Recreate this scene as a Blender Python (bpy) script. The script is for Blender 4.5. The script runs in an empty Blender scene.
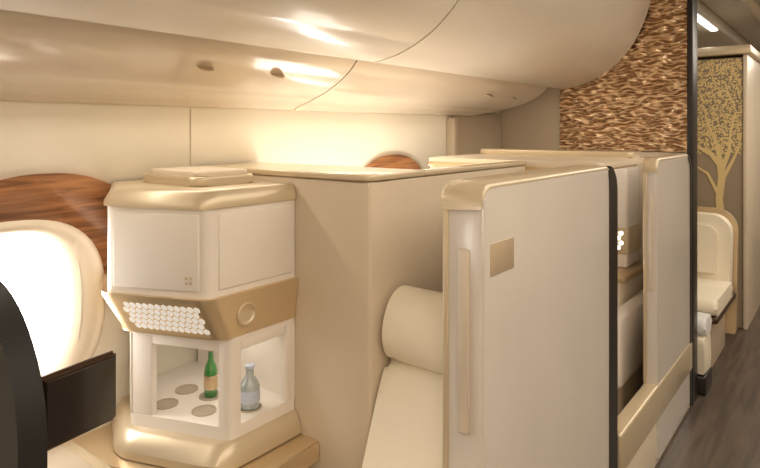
import bpy, bmesh, math, random
from mathutils import Vector, Matrix, noise
random.seed(4)
S=bpy.context.scene
COL=S.collection
try: S.view_settings.view_transform='Standard'
except Exception: pass

# ---------------------------------------------------------------- materials
def mat(name,col,rough=.45,metal=0,coat=0,emis=None,es=0,bump=0,bscale=40,var=0.03,vscale=3):
    m=bpy.data.materials.new(name); m.use_nodes=True
    nt=m.node_tree; b=nt.nodes['Principled BSDF']
    tc=nt.nodes.new('ShaderNodeTexCoord')
    nz=nt.nodes.new('ShaderNodeTexNoise'); nz.inputs['Scale'].default_value=vscale; nz.inputs['Detail'].default_value=4
    nt.links.new(tc.outputs['Object'],nz.inputs['Vector'])
    cr=nt.nodes.new('ShaderNodeValToRGB')
    cr.color_ramp.elements[0].position=.3; cr.color_ramp.elements[1].position=.7
    cr.color_ramp.elements[0].color=[c*(1-var) for c in col]+[1]
    cr.color_ramp.elements[1].color=[min(1,c*(1+var)) for c in col]+[1]
    nt.links.new(nz.outputs['Fac'],cr.inputs['Fac']); nt.links.new(cr.outputs['Color'],b.inputs['Base Color'])
    b.inputs['Roughness'].default_value=rough; b.inputs['Metallic'].default_value=metal
    b.inputs['Coat Weight'].default_value=coat; b.inputs['Coat Roughness'].default_value=.12
    if emis: b.inputs['Emission Color'].default_value=(*emis,1); b.inputs['Emission Strength'].default_value=es
    if bump:
        n2=nt.nodes.new('ShaderNodeTexNoise'); n2.inputs['Scale'].default_value=bscale; n2.inputs['Detail'].default_value=3
        nt.links.new(tc.outputs['Object'],n2.inputs['Vector'])
        bp=nt.nodes.new('ShaderNodeBump'); bp.inputs['Strength'].default_value=bump; bp.inputs['Distance'].default_value=.002
        nt.links.new(n2.outputs['Fac'],bp.inputs['Height']); nt.links.new(bp.outputs['Normal'],b.inputs['Normal'])
    return m
def wood(name,c1,c2,scale=(6,1.2,22),rough=.3,coat=.5):
    m=bpy.data.materials.new(name); m.use_nodes=True
    nt=m.node_tree; b=nt.nodes['Principled BSDF']
    tc=nt.nodes.new('ShaderNodeTexCoord'); mp=nt.nodes.new('ShaderNodeMapping'); mp.inputs['Scale'].default_value=scale
    nz=nt.nodes.new('ShaderNodeTexNoise'); nz.inputs['Scale'].default_value=2.0; nz.inputs['Detail'].default_value=8; nz.inputs['Distortion'].default_value=.6
    cr=nt.nodes.new('ShaderNodeValToRGB'); cr.color_ramp.elements[0].position=.35; cr.color_ramp.elements[1].position=.65
    cr.color_ramp.elements[0].color=(*c1,1); cr.color_ramp.elements[1].color=(*c2,1)
    nt.links.new(tc.outputs['Object'],mp.inputs['Vector']); nt.links.new(mp.outputs['Vector'],nz.inputs['Vector'])
    nt.links.new(nz.outputs['Fac'],cr.inputs['Fac']); nt.links.new(cr.outputs['Color'],b.inputs['Base Color'])
    b.inputs['Roughness'].default_value=rough; b.inputs['Coat Weight'].default_value=coat
    return m
CREAM=mat('cream_plastic',(.75,.645,.50),.34,coat=.3)
BIN=mat('bin_plastic',(.76,.68,.58),.34,coat=.5)
PSU=mat('psu_plastic',(.76,.65,.52),.22,coat=1.0)
WALL=mat('sidewall',(.92,.85,.71),.5)
PART=mat('partition_laminate',(.68,.57,.43),.40,coat=.2)
DOOR=mat('door_laminate',(.67,.615,.55),.22,coat=.6)
WHITE=mat('white_gloss',(.84,.775,.70),.32,coat=.3)
GOLD=mat('champagne_gold',(.72,.55,.34),.28,metal=.6,coat=.3)
SOFTGOLD=mat('satin_gold',(.66,.53,.37),.34,metal=.4)
PALE=mat('pale_satin',(.70,.61,.49),.34,metal=.2)
CAP=mat('gold_cap',(.66,.545,.375),.32,metal=.35,coat=.3)
LEATH=mat('cream_leather',(.88,.80,.64),.48,bump=.25,bscale=120)
DARK=mat('black_trim',(.014,.011,.009),.35)
SHELL=mat('black_shell',(.010,.008,.007),.6)
SCREEN=mat('screen_glass',(.018,.012,.009),.1,coat=1)
BROWN=mat('bronze_frame',(.07,.035,.018),.3,metal=.4)
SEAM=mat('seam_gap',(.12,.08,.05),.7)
LGAP=mat('seam_tan',(.50,.41,.30),.6)
TAUPE=mat('taupe_wall',(.50,.41,.30),.5)
MURAL=mat('mural_wall',(.36,.28,.19),.5)
TREE=mat('tree_gold',(.90,.70,.34),.4,metal=.1)
CEIL=mat('ceiling_panel',(.60,.56,.51),.45)
LED=mat('led_white',(1,.95,.85),.5,emis=(1,.96,.88),es=5)
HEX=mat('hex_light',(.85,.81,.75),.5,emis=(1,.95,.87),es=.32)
HEX2=mat('hex_light_reading',(.9,.85,.78),.5,emis=(1,.94,.84),es=1.4)
GREEN=mat('green_glass',(.05,.24,.05),.1,coat=1)
CLEAR=mat('clear_glass',(.40,.44,.44),.1,coat=1)
LABEL=mat('paper_label',(.50,.55,.66),.5)
PILLOW=mat('white_linen',(.75,.75,.74),.7)
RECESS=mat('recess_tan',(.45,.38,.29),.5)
WOOD=wood('walnut_veneer',(.18,.065,.022),(.46,.20,.075),scale=(6,2,26))
FLOOR=wood('dark_wood_floor',(.055,.038,.027),(.11,.076,.054),scale=(14,1.2,1),rough=.42,coat=.1)

# ---------------------------------------------------------------- helpers
def empty(name):
    o=bpy.data.objects.new(name,None); COL.objects.link(o); return o
def finish(bm,name,m,parent=None,ang=35,smooth=True):
    bmesh.ops.recalc_face_normals(bm,faces=bm.faces)
    me=bpy.data.meshes.new(name); bm.to_mesh(me); bm.free()
    if smooth:
        for p in me.polygons: p.use_smooth=True
        me.set_sharp_from_angle(angle=math.radians(ang))
    o=bpy.data.objects.new(name,me); COL.objects.link(o)
    if m: me.materials.append(m)
    if parent: o.parent=parent
    return o
def box(name,x0,x1,y0,y1,z0,z1,m,bev=.004,parent=None,seg=3):
    bm=bmesh.new(); bmesh.ops.create_cube(bm,size=1)
    for v in bm.verts:
        v.co=Vector(((x0+x1)/2+v.co.x*(x1-x0),(y0+y1)/2+v.co.y*(y1-y0),(z0+z1)/2+v.co.z*(z1-z0)))
    if bev: bmesh.ops.bevel(bm,geom=bm.edges[:],offset=bev,segments=seg,affect='EDGES',profile=.5)
    return finish(bm,name,m,parent)
def prism(name,pts,axis,lo,hi,m,bev=0,parent=None,seg=3,ang=35):
    bm=bmesh.new()
    def mk(p,t):
        if axis=='x': return (t,p[0],p[1])
        if axis=='y': return (p[0],t,p[1])
        return (p[0],p[1],t)
    a=[bm.verts.new(mk(p,lo)) for p in pts]; b=[bm.verts.new(mk(p,hi)) for p in pts]
    n=len(pts); bm.faces.new(a); bm.faces.new(b[::-1])
    for i in range(n): bm.faces.new((a[i],b[i],b[(i+1)%n],a[(i+1)%n]))
    if bev:
        es=[e for e in bm.edges if (e.verts[0] in a and e.verts[1] in a) or (e.verts[0] in b and e.verts[1] in b)]
        bmesh.ops.bevel(bm,geom=es,offset=bev,segments=seg,affect='EDGES',profile=.5)
    return finish(bm,name,m,parent,ang)
def rrect(a0,a1,b0,b1,r,n=8):
    if not isinstance(r,(tuple,list)): r=(r,)*4
    pts=[]
    for (cx,cy,rr,s) in ((a0,b0,r[0],180),(a1,b0,r[1],270),(a1,b1,r[2],0),(a0,b1,r[3],90)):
        ox=cx+(rr if cx==a0 else -rr); oy=cy+(rr if cy==b0 else -rr)
        if rr<=0: pts.append((cx,cy)); continue
        for i in range(n+1):
            t=math.radians(s+90*i/n); pts.append((ox+rr*math.cos(t),oy+rr*math.sin(t)))
    return pts
def rpoly(P,R,n=8):
    out=[]
    for i,p in enumerate(P):
        p=Vector(p); a=(Vector(P[i-1])-p).normalized(); b=(Vector(P[(i+1)%len(P)])-p).normalized(); r=R[i]
        if r<=0: out.append(tuple(p)); continue
        s=p+a*r; e=p+b*r
        for k in range(n+1):
            t=k/n; q=s*(1-t)**2+p*2*t*(1-t)+e*t*t; out.append((q.x,q.y))
    return out
def superell(cy,cz,a,b,n=2.6,k=64):
    out=[]
    for i in range(k):
        t=2*math.pi*i/k; c,s=math.cos(t),math.sin(t)
        out.append((cy+a*math.copysign(abs(c)**(2/n),c),cz+b*math.copysign(abs(s)**(2/n),s)))
    return out
def loft(name,rings,m,parent=None,closed=True,cap=False,ang=50):
    bm=bmesh.new(); R=[[bm.verts.new(p) for p in r] for r in rings]
    n=len(rings[0])
    for i in range(len(R)-1):
        for j in range(n if closed else n-1):
            k=(j+1)%n; bm.faces.new((R[i][j],R[i][k],R[i+1][k],R[i+1][j]))
    if cap: bm.faces.new(R[0]); bm.faces.new(R[-1][::-1])
    return finish(bm,name,m,parent,ang)
def lathe(name,prof,loc,m,parent=None,k=28,axis='z'):
    rings=[]
    for (r,h) in prof:
        rg=[]
        for i in range(k):
            t=2*math.pi*i/k
            p=(r*math.cos(t),r*math.sin(t),h)
            if axis=='x': p=(h,p[0],p[1])
            if axis=='y': p=(p[0],h,p[1])
            rg.append((loc[0]+p[0],loc[1]+p[1],loc[2]+p[2]))
        rings.append(rg)
    return loft(name,rings,m,parent,cap=True)
def spline(pts,k=5):
    out=[]
    P=[pts[0]]+list(pts)+[pts[-1]]
    for i in range(1,len(P)-2):
        for j in range(k):
            t=j/k; q=[]
            for c in range(2):
                p0,p1,p2,p3=P[i-1][c],P[i][c],P[i+1][c],P[i+2][c]
                q.append(.5*((2*p1)+(-p0+p2)*t+(2*p0-5*p1+4*p2-p3)*t*t+(-p0+3*p1-3*p2+p3)*t**3))
            out.append(tuple(q))
    out.append(pts[-1]); return out
def boolcut(o,cutters):
    for c in cutters:
        md=o.modifiers.new('b','BOOLEAN'); md.operation='DIFFERENCE'; md.object=c; md.solver='EXACT'
    dg=bpy.context.evaluated_depsgraph_get(); dg.update()
    me=bpy.data.meshes.new_from_object(o.evaluated_get(dg)); o.modifiers.clear(); o.data=me
def area(name,loc,rot,sx,sy,e,col=(1,.895,.755)):
    l=bpy.data.lights.new(name,'AREA'); l.shape='RECTANGLE'; l.size=sx; l.size_y=sy; l.energy=e; l.color=col
    o=bpy.data.objects.new(name,l); o.location=loc; o.rotation_euler=rot; COL.objects.link(o); return o

# ---------------------------------------------------------------- room shell
YB,YE=-2.6,10.0
wl=box('wall_left',-2.0,-1.9,YB,YE,0,1.66,WALL,0)
WIN=[(.69,1.015),(2.43,1.015),(-1.0,1.015)]
cut=[]
for i,(cy,cz) in enumerate(WIN):
    cut.append(prism('cut',superell(cy,cz,.215,.255),'x',-2.1,-1.8,None))
boolcut(wl,cut)
for i,(cy,cz) in enumerate(WIN):
    w=empty('window_%d'%(i+1))
    rings=[]
    for a,b,x in ((.290,.278,-1.899),(.286,.274,-1.888),(.272,.262,-1.880),(.252,.250,-1.882),(.225,.238,-1.895),(.200,.226,-1.92),(.180,.215,-1.96),(.172,.208,-1.99)):
        rings.append([(x,p[0],p[1]) for p in superell(cy,cz,a,b)])
    loft('surround',rings,CREAM,w)
    oy=cy+.10
    outer=[p for p in superell(oy,1.03,.37,.39,2.3,96)]
    wd=prism('veneer_arch',outer,'x',-1.9005,-1.889,WOOD)
    cb=box('cut',-2.1,-1.7,oy-1,oy+1,.3,1.02,None,0); cc=prism('cut',superell(cy,cz,.27,.26),'x',-2.1,-1.7,None)
    boolcut(wd,[cb,cc]); cut+= [cb,cc]; wd.parent=w
for c in cut: bpy.data.objects.remove(c,do_unlink=True)
box('trim_sidewall_seam',-1.9,-1.898,1.298,1.302,1.40,1.628,LGAP,0)
box('trim_sidewall_end',-1.899,-1.84,3.06,3.11,1.30,1.625,TAUPE,.01)
box('trim_sidewall_panel',-1.899,-1.885,3.12,3.76,1.0,1.66,TAUPE,.002)
box('floor',-2.0,2.2,YB,YE,-.06,0,FLOOR,0)
box('ceiling',-2.0,2.2,YB,YE,2.5,2.58,CEIL,0)
box('wall_right',2.1,2.2,YB,YE,0,2.5,CREAM,0)
box('wall_back',-2.0,2.2,YB-.1,YB,0,2.5,CREAM,0)
box('wall_front',-2.0,2.2,YE,YE+.1,0,2.5,TAUPE,0)
box('wall_upper_left',-2.0,-1.9,YB,YE,1.66,2.5,WALL,0)

# ---------------------------------------------------------------- overhead bins
curve=spline([(-1.475,1.838),(-1.462,1.816),(-1.42,1.812),(-1.30,1.840),(-1.17,1.905),(-1.05,2.015),(-.965,2.16),(-.915,2.32),(-.89,2.495)],6)
prof=curve+[(-1.475,2.495)]
def bin_(y0,y1):
    e=empty('overhead_bin')
    prism('door',prof,'y',y0+.005,y1-.005,BIN,.014,e,ang=40)
for a,b in ((-2.55,-.1),(-.1,1.80),(1.80,3.745)): bin_(a,b)
box('trim_bin_backing',-1.47,-1.0,YB+.1,3.70,2.2,2.49,SEAM,0)
pl=spline([(-1.485,1.900),(-1.505,1.855),(-1.56,1.785),(-1.66,1.720),(-1.77,1.675),(-1.85,1.650),(-1.885,1.634),(-1.897,1.645)],5)
pp=pl+[(-1.897,1.72),(-1.485,1.93)]
for a,b in ((-2.55,-.1),(-.1,1.80),(1.80,3.70)):
    e=empty('passenger_service_panel')
    h=prism('housing',pp,'y',a+.004,b-.004,PSU,.010,e,ang=40)
    if b>3.6:
        for v in h.data.vertices:
            if v.co.y>3.5:
                t=max(0,(-1.50-v.co.x)/.40); v.co.y-=.42*t**2
    for t in (.66,.82):
        y=a+(b-a)*t
        n=Vector((-.50,0,-.85)).normalized()
        o=lathe('reading_light',[(.030,0),(.030,.003),(.022,.005),(.018,.003)],(0,0,0),CAP,e)
        o.rotation_euler=Vector((0,0,1)).rotation_difference(n).to_euler(); o.location=(-1.61,y,1.751)
box('bin_gap_shade',-1.492,-1.474,YB,3.72,1.832,1.97,SEAM,0)  # dark strip painting in the shade of the gap beneath the bin lip
# ---------------------------------------------------------------- divider wall + bronze relief
dv=empty('divider_wall')
box('lower_panel',-1.895,-.72,3.765,3.85,0,1.42,CREAM,.002,dv)
box('upper_panel',-1.895,-.72,3.765,3.85,1.421,2.495,TAUPE,.002,dv)
box('dark_edge_trim',-.725,-.695,3.735,3.87,0,2.495,DARK,.004,dv)
bm=bmesh.new(); NX,NZ=240,420
x0,x1,z0,z1=-1.47,-.726,1.425,2.49
lay=bm.loops.layers.float_color.new('patina')
grid=[];H={}
for j in range(NZ+1):
    row=[]
    for i in range(NX+1):
        x=x0+(x1-x0)*i/NX; z=z0+(z1-z0)*j/NZ
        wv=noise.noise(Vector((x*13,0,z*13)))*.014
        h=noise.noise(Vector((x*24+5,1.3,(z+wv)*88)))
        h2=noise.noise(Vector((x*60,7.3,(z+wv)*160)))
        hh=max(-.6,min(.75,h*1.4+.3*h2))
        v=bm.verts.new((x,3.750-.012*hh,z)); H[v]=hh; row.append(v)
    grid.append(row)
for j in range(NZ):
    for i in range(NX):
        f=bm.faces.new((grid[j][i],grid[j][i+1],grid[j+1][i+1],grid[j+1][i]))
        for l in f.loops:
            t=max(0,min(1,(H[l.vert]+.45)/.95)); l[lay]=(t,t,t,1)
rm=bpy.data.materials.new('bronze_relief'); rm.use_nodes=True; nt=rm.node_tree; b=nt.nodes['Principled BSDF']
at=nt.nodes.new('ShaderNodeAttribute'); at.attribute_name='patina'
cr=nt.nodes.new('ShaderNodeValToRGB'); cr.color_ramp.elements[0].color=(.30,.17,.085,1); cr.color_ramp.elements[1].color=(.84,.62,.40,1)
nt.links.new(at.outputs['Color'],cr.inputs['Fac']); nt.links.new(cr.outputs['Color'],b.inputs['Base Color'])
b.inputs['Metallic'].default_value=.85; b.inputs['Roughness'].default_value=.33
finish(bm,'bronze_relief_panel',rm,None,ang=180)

# ---------------------------------------------------------------- suite partition
sp=empty('suite_partition')
box('rear_panel',-1.885,-1.08,1.33,1.62,0,1.400,PART,.008,sp)
box('side_panel',-1.115,-1.078,1.336,2.37,0,1.400,PART,.004,sp)
prism('top_cap',rrect(-1.89,-1.073,1.323,1.63,(0,.03,.0,0)),'z',1.402,1.420,CAP,.005,sp)
box('side_cap',-1.125,-1.071,1.60,2.375,1.402,1.42,CAP,.005,sp)
s2=empty('suite_partition')
box('rear_panel',-1.58,-.82,2.40,2.45,0,1.395,PART,.006,s2)
prism('top_cap',rrect(-1.60,-.765,2.39,3.02,(.05,.02,.02,.05)),'z',1.396,1.42,CREAM,.008,s2)
prism('top_cap_rim',rrect(-1.61,-.80,2.385,3.03,(.06,.02,.02,.06)),'z',1.380,1.396,GOLD,.003,s2)
prism('raised_lip',rrect(-1.60,-.79,2.90,3.04,(.05,.02,.02,.05)),'z',1.42,1.447,CAP,.008,s2)
box('base_band',-.76,-.694,2.40,3.73,.21,.37,CAP,.012,s2)
box('base_plinth',-.80,-.705,2.40,3.73,0,.21,CREAM,.004,s2)
box('inner_console',-1.40,-.95,3.30,3.755,0,.74,CREAM,.02,s2)
box('inner_console_top',-1.42,-.93,3.28,3.757,.74,.77,GOLD,.01,s2)
box('inner_cabinet',-1.40,-.98,3.50,3.757,.77,1.34,WHITE,.02,s2)
box('inner_band',-1.41,-.97,3.485,3.757,.85,1.0,CAP,.015,s2)
def hexgrid(name,x0,x1,z0,z1,y,r,parent,fac=.78,m=None):
    bm=bmesh.new(); dz=r*1.5; dx=r*1.732; j=0; z=z0+r*.8
    while z<z1-r*.5:
        x=x0+r+(dx/2 if j%2 else 0)
        while x<x1-r*.6:
            vs=[bm.verts.new((x+r*fac*math.cos(math.radians(30+60*k)),y,z+r*fac*math.sin(math.radians(30+60*k)))) for k in range(6)]
            bm.faces.new(vs); x+=dx
        z+=dz; j+=1
    ex=bmesh.ops.extrude_face_region(bm,geom=bm.faces[:])
    for v in [g for g in ex['geom'] if isinstance(g,bmesh.types.BMVert)]: v.co.y+=.006
    return finish(bm,name,m or HEX,parent,smooth=False)
hexgrid('lit_lattice',-1.20,-.985,.875,.985,3.481,.018,s2,m=HEX2)
box('armrest',-.93,-.86,2.95,3.60,.30,.66,WHITE,.03,s2)

# ---------------------------------------------------------------- suite doors
def door(name,xa,xb,y0,y1,label=True,dk=.03,ext=.02):
    e=empty(name); zt=1.415
    out=rrect(y0,y1,.02,zt-.006,(.01,.01,.055,.03))
    prism('panel',out,'x',xa,xb,DOOR,.014,e,seg=4)
    path=[p for p in rrect(y0-.006,y1-.004,.02,zt+.003,(.0,.0,.06,.05),10) if p[1]>zt-.075]
    path.sort(key=lambda p:p[0])
    rings=[]
    for (y,z) in path:
        rings.append([(xa-.008,y,z-.020),(xa-.008,y,z-.005),(xa-.002,y,z+.002),(xb-.008,y,z+.002),(xb+.0005,y,z-.006),(xb+.0005,y,z-.012)])
    loft('top_cap',rings,CAP,e,cap=True)
    pts=[p for p in rrect(y0,y1+ext,.02,zt+.003,(.0,.0,.10,.0),10) if p[0]>y1+ext-.085 ]
    bm=bmesh.new(); pr=None
    pts.sort(key=lambda p:(-p[1],p[0]))
    cyy,czz=y1+ext-.10,zt+.003-.10
    for (y,z) in pts:
        if z>czz: d=Vector((y-cyy,z-czz)).normalized()
        else: d=Vector((1,0))
        iy,iz=y-d.x*dk,z-d.y*min(dk,.03)
        k=[bm.verts.new(c) for c in ((xa-.008,y,z),(xb+.004,y,z),(xb+.004,iy,iz),(xa-.008,iy,iz))]
        if pr:
            for i in range(4): bm.faces.new((pr[i],pr[(i+1)%4],k[(i+1)%4],k[i]))
        else: bm.faces.new(k)
        pr=k
    bm.faces.new(pr[::-1])
    finish(bm,'dark_edge_seal',DARK,e)
    t=xb-xa
    box('handle_rail',xa+.38*t,xa+.66*t,y0-.008,y0+.004,.80,1.255,PALE,.004,e)
    box('edge_strip',xa-.004,xa+.012,y0-.004,y0+.012,.05,1.36,CAP,.003,e)
    if label:
        box('label_plate',xb-.002,xb+.002,y0+.035,y0+.165,1.187,1.268,SOFTGOLD,.001,e)
    return e
door('suite_door',-.81,-.70,1.30,2.30,dk=.09,ext=.055)
door('suite_door',-.757,-.70,2.97,3.70,label=False,dk=.035)

# ---------------------------------------------------------------- minibar
mb=empty('minibar_cabinet')
def foot(A,B,C,ra=.03,rb=.03,yr=1.328):
    return rpoly([A,(A[0],yr),(-1.893,yr),C,B],[ra,.006,0,.004,rb])
def fprism(name,A,B,C,z0,z1,m,bev=.005,ra=.03,rb=.03):
    return prism(name,foot(A,B,C,ra,rb),'z',z0,z1,m,bev,mb)
def floft(name,levels,m,ra=.04,rb=.04):
    return loft(name,[[(p[0],p[1],z) for p in foot(A,B,C,ra,rb)] for (A,B,C,z) in levels],m,mb,cap=True,ang=40)
def frame(A,B):
    A=Vector(A);B=Vector(B);u=(B-A).normalized(); n=Vector((-u.y,u.x))
    if n.y>0: n=-n
    return A,u,n
def obox(name,A,B,t0,t1,n0,n1,z0,z1,m,bev=.003):
    a,u,n=frame(A,B); o=box(name,t0,t1,n0,n1,z0,z1,m,bev,mb)
    for v in o.data.vertices:
        p=a+u*v.co.x+n*v.co.y; v.co=Vector((p.x,p.y,v.co.z))
    bm=bmesh.new(); bm.from_mesh(o.data); bmesh.ops.recalc_face_normals(bm,faces=bm.faces); bm.to_mesh(o.data); bm.free()
    return o
UA,UB,UC=(-1.38,1.0),(-1.674,.87),(-1.893,1.0)
fprism('upper_cabinet',UA,UB,UC,1.085,1.334,WHITE,.004,.022,.022)
obox('cabinet_front',UA,UB,.026,.298,-.003,.006,1.105,1.316,WHITE)
box('cabinet_side',-1.384,-1.375,1.035,1.31,1.105,1.316,WHITE,.003,mb)
for dx,dz in ((0,0),(.013,0),(0,.013),(.013,.013)):
    obox('latch_button',UA,UB,.045+dx,.053+dx,.006,.008,1.125+dz,1.133+dz,SOFTGOLD,.001)
floft('top_cap',[((-1.374,.992),(-1.680,.860),(-1.893,.99),1.332),((-1.374,.992),(-1.680,.860),(-1.893,.99),1.346),((-1.384,1.008),(-1.676,.880),(-1.893,1.0),1.376),((-1.392,1.02),(-1.670,.895),(-1.893,1.01),1.382)],CAP)
prism('top_tray',rrect(-1.82,-1.50,1.05,1.28,.04),'z',1.382,1.410,CAP,.008,mb)
prism('tray_lid',rrect(-1.80,-1.52,1.07,1.27,.035),'z',1.410,1.424,CREAM,.004,mb)
BTA,BTB=(-1.366,.987),(-1.680,.855); BBA,BBB=(-1.378,1.045),(-1.686,.920)
floft('gold_band',[(BTA,BTB,(-1.893,.97),1.087),(BTA,BTB,(-1.893,.97),1.075),(BBA,BBB,(-1.893,1.03),.968),(BBA,BBB,(-1.893,1.03),.960)],GOLD)
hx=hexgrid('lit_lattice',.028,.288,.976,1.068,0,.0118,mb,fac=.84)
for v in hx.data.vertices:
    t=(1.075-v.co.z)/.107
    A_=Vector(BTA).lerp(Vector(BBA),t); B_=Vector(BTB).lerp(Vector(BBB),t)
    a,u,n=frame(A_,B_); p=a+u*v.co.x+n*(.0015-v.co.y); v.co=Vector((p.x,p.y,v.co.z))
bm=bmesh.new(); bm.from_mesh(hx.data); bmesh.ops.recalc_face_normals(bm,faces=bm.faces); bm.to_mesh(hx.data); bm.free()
lathe('emblem_ring',[(.034,0),(.034,.006),(.029,.008),(.026,.003),(.02,.002),(.006,.004)],(-1.374,1.125,1.02),CAP,mb,axis='x')
DA,DB,DC=(-1.382,1.075),(-1.694,.955),(-1.893,1.06)
fprism('display_floor',DA,DB,DC,.665,.704,WHITE,.003,.02,.02)
fprism('display_top',DA,DB,DC,.942,.962,WHITE,.003,.02,.02)
box('display_back',-1.87,-1.383,1.312,1.328,.704,.942,WHITE,0,mb)
prism('display_left_wall',[DB,(-1.893,1.06),(-1.893,1.085),(DB[0]+.004,DB[1]+.025)],'z',.704,.942,WHITE,0,mb)
obox('display_left_post',DA,DB,.262,.332,-.025,-.001,.704,.942,WHITE,.003)
a,u,n=frame(DA,DB)
def pt(t,nn): q=a+u*t+n*nn; return (q.x,q.y)
prism('display_corner_post',rpoly([DA,(-1.382,1.115),(-1.392,1.115),pt(.038,-.012),pt(.038,0)],[.02,.003,0,0,.003]),'z',.704,.942,WHITE,0,mb)
box('display_rear_post',-1.40,-1.382,1.290,1.3115,.704,.942,WHITE,.002,mb)
box('display_side_header',-1.40,-1.3825,1.116,1.289,.915,.942,WHITE,.002,mb)
obox('display_front_header',DA,DB,.04,.261,-.018,-.001,.918,.942,WHITE,.002)
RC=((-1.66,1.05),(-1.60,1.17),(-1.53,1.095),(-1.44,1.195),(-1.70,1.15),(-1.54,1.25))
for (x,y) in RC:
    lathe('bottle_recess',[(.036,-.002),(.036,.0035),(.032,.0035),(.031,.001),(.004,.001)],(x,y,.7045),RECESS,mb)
floft('base',[((-1.352,1.015),(-1.68,.895),(-1.893,1.0),.602),((-1.352,1.015),(-1.68,.895),(-1.893,1.0),.625),((-1.370,1.045),(-1.685,.925),(-1.893,1.03),.662),((-1.378,1.055),(-1.685,.935),(-1.893,1.035),.668)],CAP,.06,.06)
def bottle(name,x,y,z,h,r,m,cap):
    e=empty(name)
    lathe('body',[(r*.9,0),(r,.004),(r,h*.52),(r*.85,h*.62),(r*.42,h*.76),(r*.38,h*.93),(r*.45,h*.94),(r*.45,h)],(x,y,z),m,e)
    lathe('label',[(r*1.02,h*.16),(r*1.03,h*.17),(r*1.03,h*.44),(r*1.02,h*.45)],(x,y,z),LABEL if m is CLEAR else GOLD,e)
    lathe('cap',[(r*.48,h*.955),(r*.48,h*1.02),(r*.3,h*1.03)],(x,y,z),cap,e)
bottle('green_bottle',-1.60,1.17,.7065,.150,.021,GREEN,GOLD)
bottle('water_bottle',-1.44,1.195,.7065,.125,.030,CLEAR,LABEL)

sc=empty('side_console')
prism('console_body',rrect(-1.893,-1.50,.51,.835,(.005,.03,.02,.005)),'z',0,.585,CREAM,.01,sc)
prism('console_top',rrect(-1.893,-1.47,.505,.845,(.005,.06,.03,.005)),'z',.585,.62,CAP,.012,sc)
prism('console_tray',rrect(-1.87,-1.53,.55,.81,.05),'z',.62,.628,TAUPE,.003,sc)
prism('lower_body',rpoly([(-1.32,1.0),(-1.32,1.327),(-1.893,1.327),(-1.893,.86),(-1.68,.86)],[.03,0,0,0,.03]),'z',0,.545,CREAM,.006,sc)
prism('step_top',rpoly([(-1.27,1.0),(-1.27,1.328),(-1.893,1.328),(-1.893,.85),(-1.70,.85)],[.06,.01,0,0,.05]),'z',.546,.598,GOLD,.010,sc)

# ---------------------------------------------------------------- passenger seat
st=empty('passenger_seat')
def cushion(name,outl,axis,lo,hi,bev,m=LEATH,parent=st):
    return prism(name,outl,axis,lo,hi,m,bev,parent,seg=6,ang=60)
hp=spline([(1.44,.872),(1.392,.885),(1.362,.935),(1.365,1.0),(1.40,1.06),(1.455,1.083),(1.51,1.06),(1.535,.98),(1.525,.89)],5)
cushion('headrest',hp,'x',-1.058,-.825,.045)
bp_=spline([(1.235,.44),(1.25,.52),(1.30,.66),(1.355,.80),(1.395,.868),(1.45,.885),(1.52,.88),(1.54,.6),(1.52,.40)],5)
cushion('backrest',bp_,'x',-1.068,-.822,.022)
cushion('seat_cushion',rrect(.80,1.27,.34,.46,.045),'x',-1.068,-.822,.02)
box('seat_base',-1.06,-.83,.84,1.52,0,.34,TAUPE,.02,st)

# ---------------------------------------------------------------- foreground black shell + monitor
sh=empty('seat_shell')
prism('shell',rrect(-1.80,-1.158,0,1.245,(.02,.02,.27,.27),14),'y',.44,.49,SHELL,.018,sh,seg=4)
mo=empty('seat_monitor')
def quad(name,c,w,h,t,m,bev,rz,parent):
    bm=bmesh.new(); bmesh.ops.create_cube(bm,size=1)
    for v in bm.verts: v.co=Vector((v.co.x*t,v.co.y*w,v.co.z*h))
    bmesh.ops.bevel(bm,geom=bm.edges[:],offset=bev,segments=3,affect='EDGES')
    o=finish(bm,name,m,parent); o.rotation_euler=(0,0,rz); o.location=c; return o
quad('housing',(-1.387,.655,.935),.19,.165,.022,BROWN,.008,math.radians(9),mo)
quad('screen',(-1.374,.657,.935),.172,.146,.006,SCREEN,.002,math.radians(9),mo)
box('mount_arm',-1.42,-1.37,.492,.58,.90,.95,DARK,.01,mo)

# ---------------------------------------------------------------- far cabin
mw=empty('mural_wall')
box('wall_body',-1.89,-.652,5.43,6.3,0,2.12,MURAL,.006,mw)
box('edge_post',-.655,-.625,5.41,6.32,0,2.14,CREAM,.006,mw)
box('top_rail',-1.89,-.60,5.38,6.32,2.14,2.21,CAP,.006,mw)
tr=empty('gold_tree_mural')
bm=bmesh.new()
yy=[5.4245]
def strip(bm,pts):
    y=yy[0]; yy[0]-=.0006
    L=[];Rr=[]
    for i,(x,z,w) in enumerate(pts):
        a=pts[max(0,i-1)];b_=pts[min(len(pts)-1,i+1)]
        d=Vector((b_[0]-a[0],b_[1]-a[1])).normalized(); n=Vector((-d.y,d.x))
        L.append(bm.verts.new((x+n.x*w,y,z+n.y*w))); Rr.append(bm.verts.new((x-n.x*w,y,z-n.y*w)))
    for i in range(len(pts)-1): bm.faces.new((L[i],L[i+1],Rr[i+1],Rr[i]))
cx=-.80
strip(bm,[(cx+.03,.62,.038),(cx+.0,.8,.030),(cx-.02,1.0,.026),(cx,1.18,.027),(cx-.01,1.3,.028)])
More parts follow.
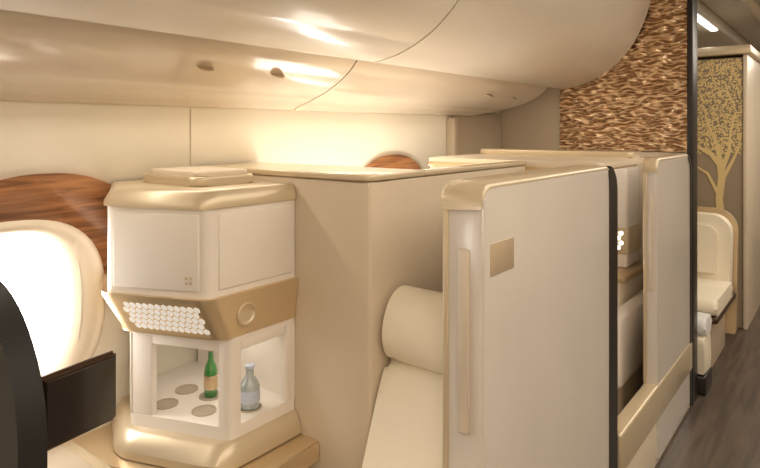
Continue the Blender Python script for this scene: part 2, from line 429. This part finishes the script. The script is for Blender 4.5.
for br in ([(cx-.01,1.27,.024),(cx-.08,1.36,.017),(cx-.18,1.42,.012),(cx-.32,1.52,.006)],
           [(cx-.01,1.27,.022),(cx-.03,1.42,.014),(cx-.10,1.6,.008),(cx-.13,1.75,.004)],
           [(cx,1.25,.022),(cx+.05,1.38,.013),(cx+.06,1.55,.008),(cx+.10,1.7,.004)],
           [(cx,1.15,.016),(cx+.07,1.30,.011),(cx+.12,1.42,.006),(cx+.13,1.52,.003)],
           [(cx-.03,1.05,.014),(cx-.10,1.2,.010),(cx-.22,1.28,.006),(cx-.3,1.31,.003)]): strip(bm,br)
finish(bm,'trunk',TREE,tr,smooth=False)
bm=bmesh.new()
for i in range(4600):
    x=random.uniform(-1.45,-.665); z=random.uniform(1.36,2.11)
    if ((x+.95)/.60)**2+((z-1.80)/.50)**2>1 : continue
    r=random.uniform(.004,.009); k=[bm.verts.new((x+r*math.cos(t*math.pi/3),5.4235-i*1e-7,z+r*math.sin(t*math.pi/3))) for t in range(6)]
    bm.faces.new(k)
finish(bm,'foliage',TREE,tr,smooth=False)
def lounge(dy):
    ls=empty('lounge_seat')
    def slanted(name,x0,x1,z0,z1,r,y0,y1,lean,m,bev):
        o=prism(name,rrect(x0,x1,z0,z1,(.02,.02,r,r),10),'y',y0+dy,y1+dy,m,bev,ls,seg=5,ang=60)
        for v in o.data.vertices: v.co.y+=lean*(v.co.z-z0)
        return o
    slanted('backrest',-1.22,-.66,.44,.94,.13,4.78,4.90,.18,LEATH,.04)
    slanted('backrest_bolster',-1.14,-.74,.54,.87,.08,4.765,4.84,.18,LEATH,.03)
    slanted('shell',-1.25,-.640,.10,.970,.15,4.91,4.97,.12,CAP,.015)
    slanted('shell_rim',-1.252,-.636,.10,.975,.155,4.905,4.915,.12,GOLD,.003)
    prism('seat_cushion',rrect(4.15+dy,4.80+dy,.40,.50,.045),'x',-1.22,-.64,LEATH,.03,ls,seg=5,ang=60)
    box('seat_frame',-1.22,-.636,4.16+dy,4.92+dy,.355,.40,BROWN,.015,ls)
    box('seat_pedestal',-1.15,-.70,4.35+dy,4.90+dy,0,.355,TAUPE,.02,ls)
lounge(0); lounge(2.9)
ot=empty('footrest_ottoman')
prism('cushion',rrect(3.90,4.12,.34,.44,.045),'x',-1.15,-.66,PILLOW,.02,ot,seg=5)
prism('front_pad',spline([(3.92,.12),(3.90,.3),(3.93,.34),(4.1,.34),(4.12,.1)],3),'x',-1.15,-.665,LEATH,.015,ot)
box('plinth',-1.15,-.66,3.91,4.13,0,.11,DARK,.01,ot)
cl=empty('ceiling_light')
box('housing',-1.35,-.86,4.2,9.8,2.40,2.499,CEIL,.02,cl)
box('led_strip',-.93,-.88,4.3,5.75,2.388,2.400,LED,.002,cl)
box('trim_ceiling_rail',-.60,-.54,3.9,9.8,2.46,2.499,CREAM,.004)

# ---------------------------------------------------------------- lights
area('aisle_ceiling_light',(.75,1.0,2.48),(0,0,0),2.2,5.6,84)
area('rear_ceiling_light',(.9,-1.5,2.3),(math.radians(-35),math.radians(20),0),2.0,1.4,46)
area('forward_ceiling_light',(.4,6.6,2.47),(0,0,0),1.2,4.6,62)
area('sidewall_fill_light',(-1.62,2.15,.95),(math.radians(180),math.radians(28),0),.35,.9,8,(1,.92,.79))  # hidden fill added behind the partition to brighten the sidewall
area('sidewall_cove_light',(-1.70,1.0,1.688),(0,math.radians(-25),0),.04,3.8,6,(1,.92,.79))
area('display_lamp',(-1.58,1.19,.938),(0,0,0),.2,.12,.35,(1,.92,.8))

w=bpy.data.worlds.new('w'); S.world=w; w.use_nodes=True
bg=w.node_tree.nodes['Background']; bg.inputs['Color'].default_value=(1,.965,.92,1); bg.inputs['Strength'].default_value=13.0

cam=bpy.data.cameras.new('camera'); co=bpy.data.objects.new('camera',cam); COL.objects.link(co)
co.location=(0,0,1.55); co.rotation_euler=(math.radians(90),0,math.atan(470/600))
cam.sensor_width=36; cam.lens=36*600/760; cam.shift_y=-(234-130)/760; cam.clip_start=.02
S.camera=co
